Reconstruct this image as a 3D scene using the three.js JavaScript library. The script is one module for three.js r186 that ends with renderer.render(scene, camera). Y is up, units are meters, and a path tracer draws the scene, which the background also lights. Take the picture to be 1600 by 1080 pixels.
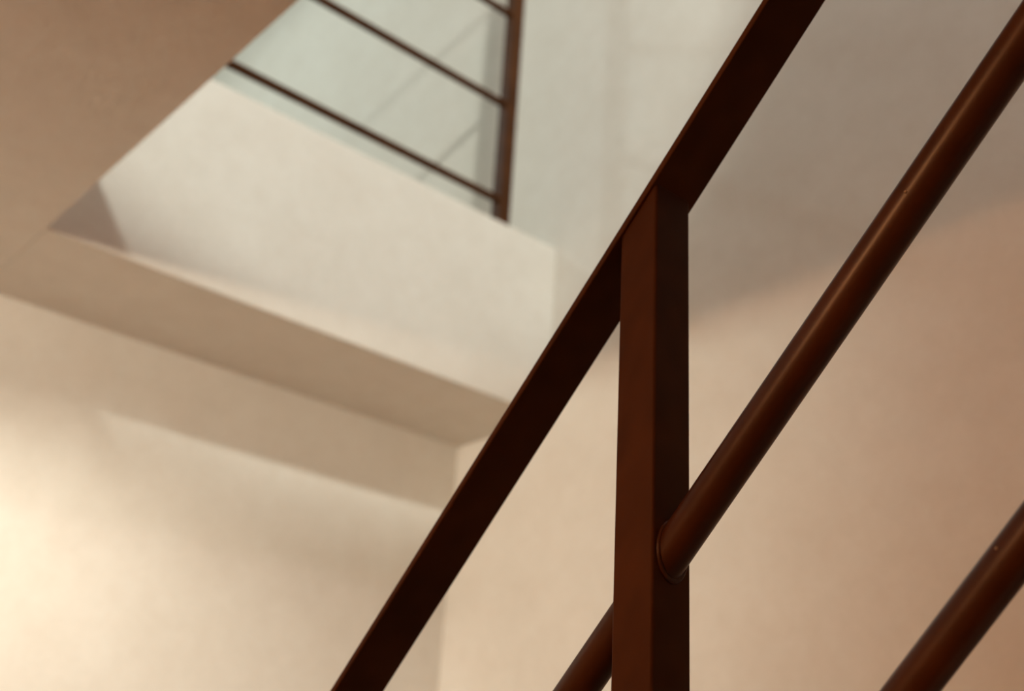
import * as THREE from 'three';
import { RoundedBoxGeometry } from 'three/addons/geometries/RoundedBoxGeometry.js';

// ---------------------------------------------------------------- camera, lights, exposure
const scene = new THREE.Scene();
const EYE = 1.55;                                   // eye height above the hall floor
const R = (d) => d * Math.PI / 180;
const camera = new THREE.PerspectiveCamera(2 * Math.atan(540 / 1822.56) * 180 / Math.PI, 1600 / 1080, 0.05, 60);
{
  const right = new THREE.Vector3(0.74993277, 0.05959948, 0.65882376);
  const up = new THREE.Vector3(-0.3112174, 0.91061849, 0.27187808);
  const back = new THREE.Vector3(-0.58373331, -0.4089277, 0.70145104);
  camera.quaternion.setFromRotationMatrix(new THREE.Matrix4().makeBasis(right, up, back));
  camera.position.set(0, EYE, 0);
}
camera.focus = 0.80;
camera.userData.fStop = 5.0;

const renderer = new THREE.WebGLRenderer({ antialias: true });
renderer.toneMapping = THREE.LinearToneMapping;
renderer.toneMappingExposure = 1.0;
renderer.shadowMap.enabled = true;
renderer.shadowMap.type = THREE.PCFSoftShadowMap;
scene.background = new THREE.Color(0x000000);

// out-of-view lamp settings (each lamp's light is built with its fitting further down)
const UNSEEN_FLOOD = { at: [-0.8, 5.4, 2.35], aim: [1.36, 4.2, -2.75], color: [0.938, 1, 0.924], power: 72.5, cone: 15.2, size: 0.15 };
const UNSEEN_DOME = { at: [0.25, 5.5, -4.7], color: [0.784, 0.97, 1], power: 4.02, size: 0.12 };
const ADDED_FILL = { at: [0.9, 5.6, -0.1], color: [1, 0.84, 0.827], power: 3.75, size: 0.12 };  // added fill lamp, lightens the landing face and upper right wall
const UNSEEN_SPOT = { at: [-2.4, 2.61, -1.2], aim: [1.35, 2.3, -2.9], color: [0.984, 1, 0.863], power: 31, cone: 27, size: 0.17 };
const UNSEEN_GLOBE = { at: [-2.6, 2.52, -0.8], color: [1, 0.424, 0.159], power: 7.92, size: 0.08 };
const UNSEEN_DOWN = { at: [0.12, 2.805, -1.75], aim: [1.15, 1.55, -2.93], color: [1, 0.966, 0.83], power: 8.8, cone: 34, size: 0.045 };

// ---------------------------------------------------------------- helpers
let seed = 7;
const rnd = () => { seed = (seed * 16807) % 2147483647; return seed / 2147483647; };
function noiseTexture(size, cells, amp, mid, tint, srgb) {
  const px = new Uint8Array(size * size * 4);
  const layers = cells.map((n, i) => {
    const g = new Float32Array(n * n); for (let k = 0; k < n * n; k++) g[k] = rnd() - 0.5;
    return { n, g, a: amp[i] };
  });
  const s = (t) => t * t * (3 - 2 * t);
  for (let y = 0; y < size; y++) for (let x = 0; x < size; x++) {
    let v = 0;
    for (const { n, g, a } of layers) {
      const fx = x / size * n, fy = y / size * n, ix = Math.floor(fx), iy = Math.floor(fy);
      const tx = s(fx - ix), ty = s(fy - iy), jx = (ix + 1) % n, jy = (iy + 1) % n;
      v += a * ((g[iy * n + ix] * (1 - tx) + g[iy * n + jx] * tx) * (1 - ty) + (g[jy * n + ix] * (1 - tx) + g[jy * n + jx] * tx) * ty);
    }
    const o = (y * size + x) * 4;
    for (let c = 0; c < 3; c++) px[o + c] = Math.max(0, Math.min(255, 255 * (mid + v * tint[c])));
    px[o + 3] = 255;
  }
  const t = new THREE.DataTexture(px, size, size, THREE.RGBAFormat);
  t.wrapS = t.wrapT = THREE.RepeatWrapping; t.magFilter = THREE.LinearFilter; t.minFilter = THREE.LinearMipmapLinearFilter; t.generateMipmaps = true;
  if (srgb) t.colorSpace = THREE.SRGBColorSpace;
  t.needsUpdate = true;
  return t;
}
const lin = (r, g, b) => new THREE.Color().setRGB(r, g, b);
const plasterTone = noiseTexture(512, [7, 23, 71, 191], [0.02, 0.02, 0.015, 0.02], 0.975, [0.8, 1, 1.2], true);
const plasterBump = noiseTexture(512, [37, 113, 251], [0.5, 0.4, 0.3], 0.5, [1, 1, 1], false);
const paintTone = noiseTexture(256, [5, 17, 61], [0.12, 0.12, 0.1], 0.9, [1, 1.1, 1.2], true);
const paintBump = noiseTexture(256, [13, 47, 121], [0.5, 0.4, 0.4], 0.5, [1, 1, 1], false);
const floorTone = noiseTexture(512, [9, 41, 163], [0.08, 0.08, 0.08], 0.9, [1, 1.1, 1.2], true);

const M = {
  plaster: new THREE.MeshStandardMaterial({ color: lin(0.78, 0.73, 0.65), map: plasterTone, bumpMap: plasterBump, bumpScale: 0.0006, roughness: 0.85 }),
  soffit: new THREE.MeshStandardMaterial({ color: lin(0.78, 0.73, 0.65), map: plasterTone, bumpMap: plasterBump, bumpScale: 0.0006, roughness: 0.9 }),
  floor: new THREE.MeshStandardMaterial({ color: lin(0.34, 0.18, 0.09), map: floorTone, roughness: 0.5 }),  // out of view, tinted orange-brown so its bounce warms the soffits
  step: new THREE.MeshStandardMaterial({ color: lin(0.40, 0.31, 0.23), map: floorTone, roughness: 0.6 }),
  rail: new THREE.MeshPhysicalMaterial({ color: lin(0.086, 0.030, 0.009), map: paintTone, bumpMap: paintBump, bumpScale: 0.0003, roughness: 0.5, specularIntensity: 0.2 }),
  rod: new THREE.MeshPhysicalMaterial({ color: lin(0.074, 0.022, 0.0055), map: paintTone, bumpMap: paintBump, bumpScale: 0.0002, roughness: 0.34, specularIntensity: 0.6 }),
  bead: new THREE.MeshStandardMaterial({ color: lin(0.35, 0.27, 0.2), roughness: 0.4 }),
  metal: new THREE.MeshStandardMaterial({ color: lin(0.5, 0.5, 0.5), roughness: 0.4, metalness: 1 }),
};
for (const k in M) M[k].name = k;

function metreUV(g) {                                // box-projected uv in metres
  const p = g.attributes.position, n = g.attributes.normal, uv = new Float32Array(p.count * 2);
  for (let i = 0; i < p.count; i++) {
    const ax = Math.abs(n.getX(i)), ay = Math.abs(n.getY(i)), az = Math.abs(n.getZ(i));
    const a = ax >= ay && ax >= az ? [p.getZ(i), p.getY(i)] : ay >= az ? [p.getX(i), p.getZ(i)] : [p.getX(i), p.getY(i)];
    uv[2 * i] = a[0]; uv[2 * i + 1] = a[1];
  }
  g.setAttribute('uv', new THREE.BufferAttribute(uv, 2));
  return g;
}
function mesh(name, g, m, parent = scene) {
  const o = new THREE.Mesh(g, m); o.name = name; o.castShadow = o.receiveShadow = true; parent.add(o); return o;
}
function tag(o, label, category, group, kind) {
  o.userData.label = label; o.userData.category = category;
  if (group) o.userData.group = group;
  if (kind) o.userData.kind = kind;
  return o;
}
function block(name, x0, x1, y0, y1, z0, z1, m, parent = scene, r = 0) {
  const g = r ? new RoundedBoxGeometry(x1 - x0, y1 - y0, z1 - z0, 3, r) : new THREE.BoxGeometry(x1 - x0, y1 - y0, z1 - z0);
  g.translate((x0 + x1) / 2, (y0 + y1) / 2, (z0 + z1) / 2);
  return mesh(name, metreUV(g), m, parent);
}
const struct = (o, label, category) => tag(o, label, category, null, 'structure');

// ---------------------------------------------------------------- the stairwell
const XR = 2.237, ZB = -2.932, ZF = -2.4916, XA = 0.672;      // right wall, lower back wall, landing face, gallery edge
const YS = EYE + 1.267, YT = EYE + 1.855, YG = 3.12;          // soffit, top of the landing face, gallery floor
const XL = -4, ZU = -6.2, ZFR = 3.5, YC = 5.9;

struct(block('floor', XL - 0.15, XR + 0.15, -0.15, 0, ZB - 0.15, ZFR + 0.15, M.floor), 'unseen hall floor, orange-brown to bounce warm light onto the soffits', 'floor');
struct(block('wall_right', XR, XR + 0.15, 0, YC, ZU - 0.15, ZFR + 0.15, M.plaster), 'off-white plaster wall beside the stair flight', 'wall');
struct(block('wall_back', XL, XR, 0, YS, ZB - 0.15, ZB, M.plaster), 'off-white plaster wall under the landing soffit', 'wall');
struct(block('wall_back_upper', XL, XR, YS, YC, ZU - 0.15, ZU, M.plaster), 'off-white plaster wall behind the upper landing', 'wall');
struct(block('wall_left', XL - 0.15, XL, 0, YC, ZU - 0.15, ZFR + 0.15, M.plaster), 'off-white plaster wall on the far side of the hall', 'wall');
struct(block('wall_front', XL, XR, 0, YC, ZFR, ZFR + 0.15, M.plaster), 'off-white plaster wall closing the stairwell', 'wall');
struct(block('ceiling', XL - 0.15, XR + 0.15, YC, YC + 0.15, ZU - 0.15, ZFR + 0.15, M.soffit), 'off-white ceiling high over the stairwell', 'ceiling');
struct(block('landing_slab', XA, XR, YS, YT, ZU, ZF, M.plaster, scene, 0.005), 'thick cream landing slab with a deep plain face under the dark railing', 'landing');
struct(block('gallery_slab', XL, XA, YS, YG, ZU, ZFR, M.soffit), 'flat plaster underside of the gallery floor overhead', 'soffit');
struct(block('stair_head_slab', XA, XR, YS, YG, 1.52, ZFR, M.soffit), 'plaster slab at the head of the stair flight', 'landing');

// the flight that the near railing guards: sixteen steps, rising towards +z
{
  const n = 16, rise = YG / n, run = 3.24 / n, z0 = -1.72;
  const flight = new THREE.Group(); flight.name = 'stair_flight'; scene.add(flight);
  struct(flight, 'straight stair flight rising along the right wall', 'stairs');
  for (let i = 0; i < n; i++) block('step', 0.66, XR, i * rise, (i + 1) * rise, z0 + i * run - 0.02, z0 + (i + 1) * run, M.step, flight);
  const s = new THREE.Shape();                        // string board along the open side
  s.moveTo(-z0 - 0.05 + 0.1, 0); s.lineTo(-z0 + 0.1, 0.05); s.lineTo(-1.52, YG + 0.1); s.lineTo(-1.52, YG - 0.35); s.lineTo(-z0 - 0.4, 0);
  const g = new THREE.ExtrudeGeometry(s, { depth: 0.04, bevelEnabled: false }); g.rotateY(Math.PI / 2); g.translate(0.62, 0, 0);
  mesh('string_board', metreUV(g), M.plaster, flight);
}

// ---------------------------------------------------------------- near railing on the flight
const SL = R(44.251), TAN = Math.tan(SL);
const PX = 0.599, PZ = -0.5512;                       // centre of the near post
function bar(name, x0, x1, za, zb, yAtPost, h, m, parent) {   // flat bar in the slope, underside through yAtPost at PZ
  const len = (zb - za) / Math.cos(SL), g = new RoundedBoxGeometry(x1 - x0, h, len, 2, 0.0012);
  metreUV(g); g.translate(0, h / 2, 0); g.rotateX(-SL);
  g.translate((x0 + x1) / 2, yAtPost + TAN * ((za + zb) / 2 - PZ), (za + zb) / 2);
  return mesh(name, g, m, parent);
}
function rod(name, a, b, r, m, parent) {
  const A = new THREE.Vector3(...a), B = new THREE.Vector3(...b), L = A.distanceTo(B);
  const g = new THREE.CylinderGeometry(r, r, L, 40, 1), uv = g.attributes.uv;
  for (let i = 0; i < uv.count; i++) uv.setXY(i, uv.getX(i) * 2 * Math.PI * r, uv.getY(i) * L);
  const o = mesh(name, g, m, parent);
  o.position.copy(A).add(B).multiplyScalar(0.5);
  o.quaternion.setFromUnitVectors(new THREE.Vector3(0, 1, 0), B.sub(A).normalize());
  return o;
}
function post(name, x, z, y0, y1, w, d, slope, m, parent) {   // square tube, its top cut along the rail
  const g = new RoundedBoxGeometry(w, y1 - y0, d, 4, 0.0028), p = g.attributes.position;
  metreUV(g);
  for (let i = 0; i < p.count; i++) if (p.getY(i) > 0) p.setY(i, p.getY(i) + slope * p.getZ(i));
  g.computeVertexNormals(); g.translate(x, (y0 + y1) / 2, z);
  return mesh(name, g, m, parent);
}
function bead(name, at, r, dir, tube, m, parent) {            // weld ring round the end of a rod
  const o = mesh(name, new THREE.TorusGeometry(r, tube, 10, 36), m, parent);
  o.position.set(...at); o.quaternion.setFromUnitVectors(new THREE.Vector3(0, 0, 1), new THREE.Vector3(...dir).normalize());
  return o;
}
{
  const rail = new THREE.Group(); rail.name = 'stair_railing'; scene.add(rail);
  tag(rail, 'dark brown painted steel stair railing with sloping flat handrail, square post and round rods', 'railing');
  const za = -1.66, zb = 0.24, yU = EYE + 0.4785;
  tag(bar('handrail', 0.5766, 0.6250, za, zb, yU, 0.0062, M.rail, rail), 'flat sloping bar');
  delete rail.children[0].userData.category;
  post('post', PX, PZ, EYE - 0.46, yU + 0.002, 0.04, 0.0375, TAN, M.rail, rail);
  post('post', PX, -1.62, 0, yU + TAN * (-1.62 - PZ) + 0.002, 0.04, 0.0375, TAN, M.rail, rail);
  const rods = [[0.188, 0.0142], [-0.0855, 0.0125], [-0.352, 0.0125]];
  for (const [y, r] of rods) {
    const Y = (z) => EYE + y + TAN * (z - PZ);
    rod('rod', [PX, Y(-1.62), -1.62], [PX, Y(y < -0.2 ? 0.5 : zb), y < -0.2 ? 0.5 : zb], r, M.rod, rail);
    for (const s of [-1, 1]) bead('weld_bead', [PX, Y(PZ + s * 0.019), PZ + s * 0.019], r * 1.0, [0, 0, s], 0.0019, M.rod, rail).scale.y = 1 / Math.cos(SL);
  }
  for (const [x, y, z, r] of [[0.5851, 1.9536, -0.3259, 0.0011], [0.587, 1.7202, -0.2938, 0.0009]]) {   // dried beads of paint on the rods
    const o = mesh('paint_bead', new THREE.SphereGeometry(r, 16, 12), M.bead, rail); o.position.set(x, y, z); o.userData.label = 'pale dried paint bead';
  }
}

// ---------------------------------------------------------------- far railing on the landing
{
  const rail = new THREE.Group(); rail.name = 'landing_railing'; scene.add(rail);
  tag(rail, 'dark level railing with square end post and thin rods on the cream landing slab', 'railing');
  const z = ZF - 0.026, x = 2.012;
  post('post', x, z, YT - 0.001, EYE + 3.17, 0.045, 0.045, 0, M.rail, rail);
  for (const y of [1.946, 2.312, 2.685]) rod('rod', [XA - 0.05, EYE + y, z], [x, EYE + y, z], 0.0135, M.rail, rail);
  block('handrail', XA - 0.05, x + 0.03, EYE + 3.17, EYE + 3.178, z - 0.025, z + 0.025, M.rail, rail, 0.002);
}

// ---------------------------------------------------------------- lamps, all out of view
function light(l, o) {
  l.castShadow = true; l.shadow.radius = o.size / 0.02; l.shadow.mapSize.set(2048, 2048); l.shadow.bias = -0.0005;
  l.color.setRGB(...o.color); l.position.set(...o.at); scene.add(l);
  if (o.aim) { l.target.position.set(...o.aim); scene.add(l.target); }
  return l;
}
const glow = (name, c, k) => new THREE.MeshStandardMaterial({ name, color: 0x222222, emissive: lin(...c), emissiveIntensity: k, roughness: 0.6 });
{
  // flood lamp out of view above the gallery, placed to light the landing
  const o = new THREE.Group(); o.name = 'unseen_flood_lamp'; scene.add(o);
  tag(o, 'unseen round flood lamp above the gallery, placed to light the landing face', 'lamp');
  const at = new THREE.Vector3(...UNSEEN_FLOOD.at), dir = new THREE.Vector3(...UNSEEN_FLOOD.aim).sub(at).normalize();
  o.position.copy(at);
  const turn = new THREE.Quaternion().setFromUnitVectors(new THREE.Vector3(0, -1, 0), dir);
  const pts = [[0, 0.3], [0.05, 0.3], [0.06, 0.28], [0.12, 0.26], [0.17, 0.2], [0.175, 0.17], [0.17, 0.17], [0.115, 0.25], [0, 0.27]].map((v) => new THREE.Vector2(...v));
  const h = mesh('housing', new THREE.LatheGeometry(pts, 40), M.metal, o); h.quaternion.copy(turn);
  const d = mesh('lens', new THREE.CylinderGeometry(0.16, 0.16, 0.01, 40).translate(0, 0.185, 0), glow('unseen_flood_glow', UNSEEN_FLOOD.color, 3), o); d.quaternion.copy(turn);
  const top = dir.clone().multiplyScalar(-0.29);
  rod('stem', [top.x, top.y, top.z], [top.x, YC - at.y, top.z], 0.012, M.metal, o);
  light(new THREE.SpotLight(0xffffff, UNSEEN_FLOOD.power, 0, R(UNSEEN_FLOOD.cone), 0.12, 2), UNSEEN_FLOOD);
}
// unseen dome lamp for the upper landing, and an added one filling the stairwell
for (const [L, k, label] of [[UNSEEN_DOME, 'unseen_dome_glow', 'unseen ceiling dome lamp, placed to light the upper landing walls'], [ADDED_FILL, 'added_fill_glow', 'added ceiling fill lamp that lightens the landing face and upper right wall']]) {
  const o = new THREE.Group(); o.name = L === ADDED_FILL ? 'unseen_dome_lamp_001' : 'unseen_dome_lamp'; scene.add(o); o.position.set(...L.at);
  tag(o, label, 'lamp', 'unseen ceiling lamps');
  mesh('globe', new THREE.SphereGeometry(L.size, 32, 20), glow(k, L.color, L.power > 0 ? 3 : 0), o);
  mesh('ceiling_plate', new THREE.CylinderGeometry(0.09, 0.09, YC - L.at[1] - 0.085, 32).translate(0, (YC - L.at[1] + 0.085) / 2 - 0.0005, 0), M.metal, o);
  light(new THREE.PointLight(0xffffff, L.power, 0, 2), L);
}
{
  // spot lamp out of view under the gallery, lights the back and right walls
  const o = new THREE.Group(); o.name = 'unseen_spot_lamp'; scene.add(o); o.position.set(...UNSEEN_SPOT.at);
  tag(o, 'unseen spot lamp under the gallery soffit, placed to light the lower walls', 'lamp');
  const at = new THREE.Vector3(...UNSEEN_SPOT.at), dir = new THREE.Vector3(...UNSEEN_SPOT.aim).sub(at).normalize();
  const turn = new THREE.Quaternion().setFromUnitVectors(new THREE.Vector3(0, -1, 0), dir);
  const pts = [[0, 0.34], [0.10, 0.34], [0.15, 0.31], [0.195, 0.2], [0.19, 0.2], [0.145, 0.3], [0, 0.32]].map((v) => new THREE.Vector2(...v));
  mesh('housing', new THREE.LatheGeometry(pts, 40), M.metal, o).quaternion.copy(turn);
  mesh('lens', new THREE.CylinderGeometry(0.186, 0.186, 0.008, 40).translate(0, 0.205, 0), glow('unseen_spot_glow', UNSEEN_SPOT.color, 3), o).quaternion.copy(turn);
  const m = dir.clone().multiplyScalar(-0.33);
  rod('stem', [m.x, m.y, m.z], [m.x, YS - UNSEEN_SPOT.at[1], m.z], 0.012, M.metal, o);
  light(new THREE.SpotLight(0xffffff, UNSEEN_SPOT.power, 0, R(UNSEEN_SPOT.cone), 1, 2), UNSEEN_SPOT);
}
{
  // warm globe lamp out of view on the left, placed to light the near post
  const o = new THREE.Group(); o.name = 'unseen_globe_lamp'; scene.add(o); o.position.set(...UNSEEN_GLOBE.at);
  tag(o, 'unseen small warm globe lamp, placed to light the left side of the near railing', 'lamp');
  mesh('globe', new THREE.SphereGeometry(UNSEEN_GLOBE.size, 32, 20), glow('unseen_globe_glow', UNSEEN_GLOBE.color, 3), o);
  mesh('ceiling_plate', new THREE.CylinderGeometry(0.05, 0.06, YS - UNSEEN_GLOBE.at[1] - UNSEEN_GLOBE.size + 0.01, 32).translate(0, (YS - UNSEEN_GLOBE.at[1] + UNSEEN_GLOBE.size) / 2 - 0.005, 0), M.metal, o);
  light(new THREE.PointLight(0xffffff, UNSEEN_GLOBE.power, 0, 2), UNSEEN_GLOBE);
}
{
  // recessed lamp out of view, makes the bright patch low on the back wall
  const o = new THREE.Group(); o.name = 'unseen_downlight'; scene.add(o); o.position.set(UNSEEN_DOWN.at[0], YS, UNSEEN_DOWN.at[2]);
  tag(o, 'unseen round recessed lamp, placed to brighten the lower left of the back wall', 'lamp');
  const pts = [[0.05, -0.001], [0.062, -0.004], [0.072, -0.004], [0.075, 0], [0.05, 0]].map((v) => new THREE.Vector2(...v));
  mesh('trim_ring', new THREE.LatheGeometry(pts, 40), M.metal, o);
  mesh('lens', new THREE.CylinderGeometry(0.05, 0.05, 0.004, 40).translate(0, -0.002, 0), glow('unseen_down_glow', UNSEEN_DOWN.color, 4), o);
  light(new THREE.SpotLight(0xffffff, UNSEEN_DOWN.power, 0, R(UNSEEN_DOWN.cone), 1, 2), { ...UNSEEN_DOWN, at: [UNSEEN_DOWN.at[0], YS - UNSEEN_DOWN.size - 0.01, UNSEEN_DOWN.at[2]] });
}

renderer.render(scene, camera);
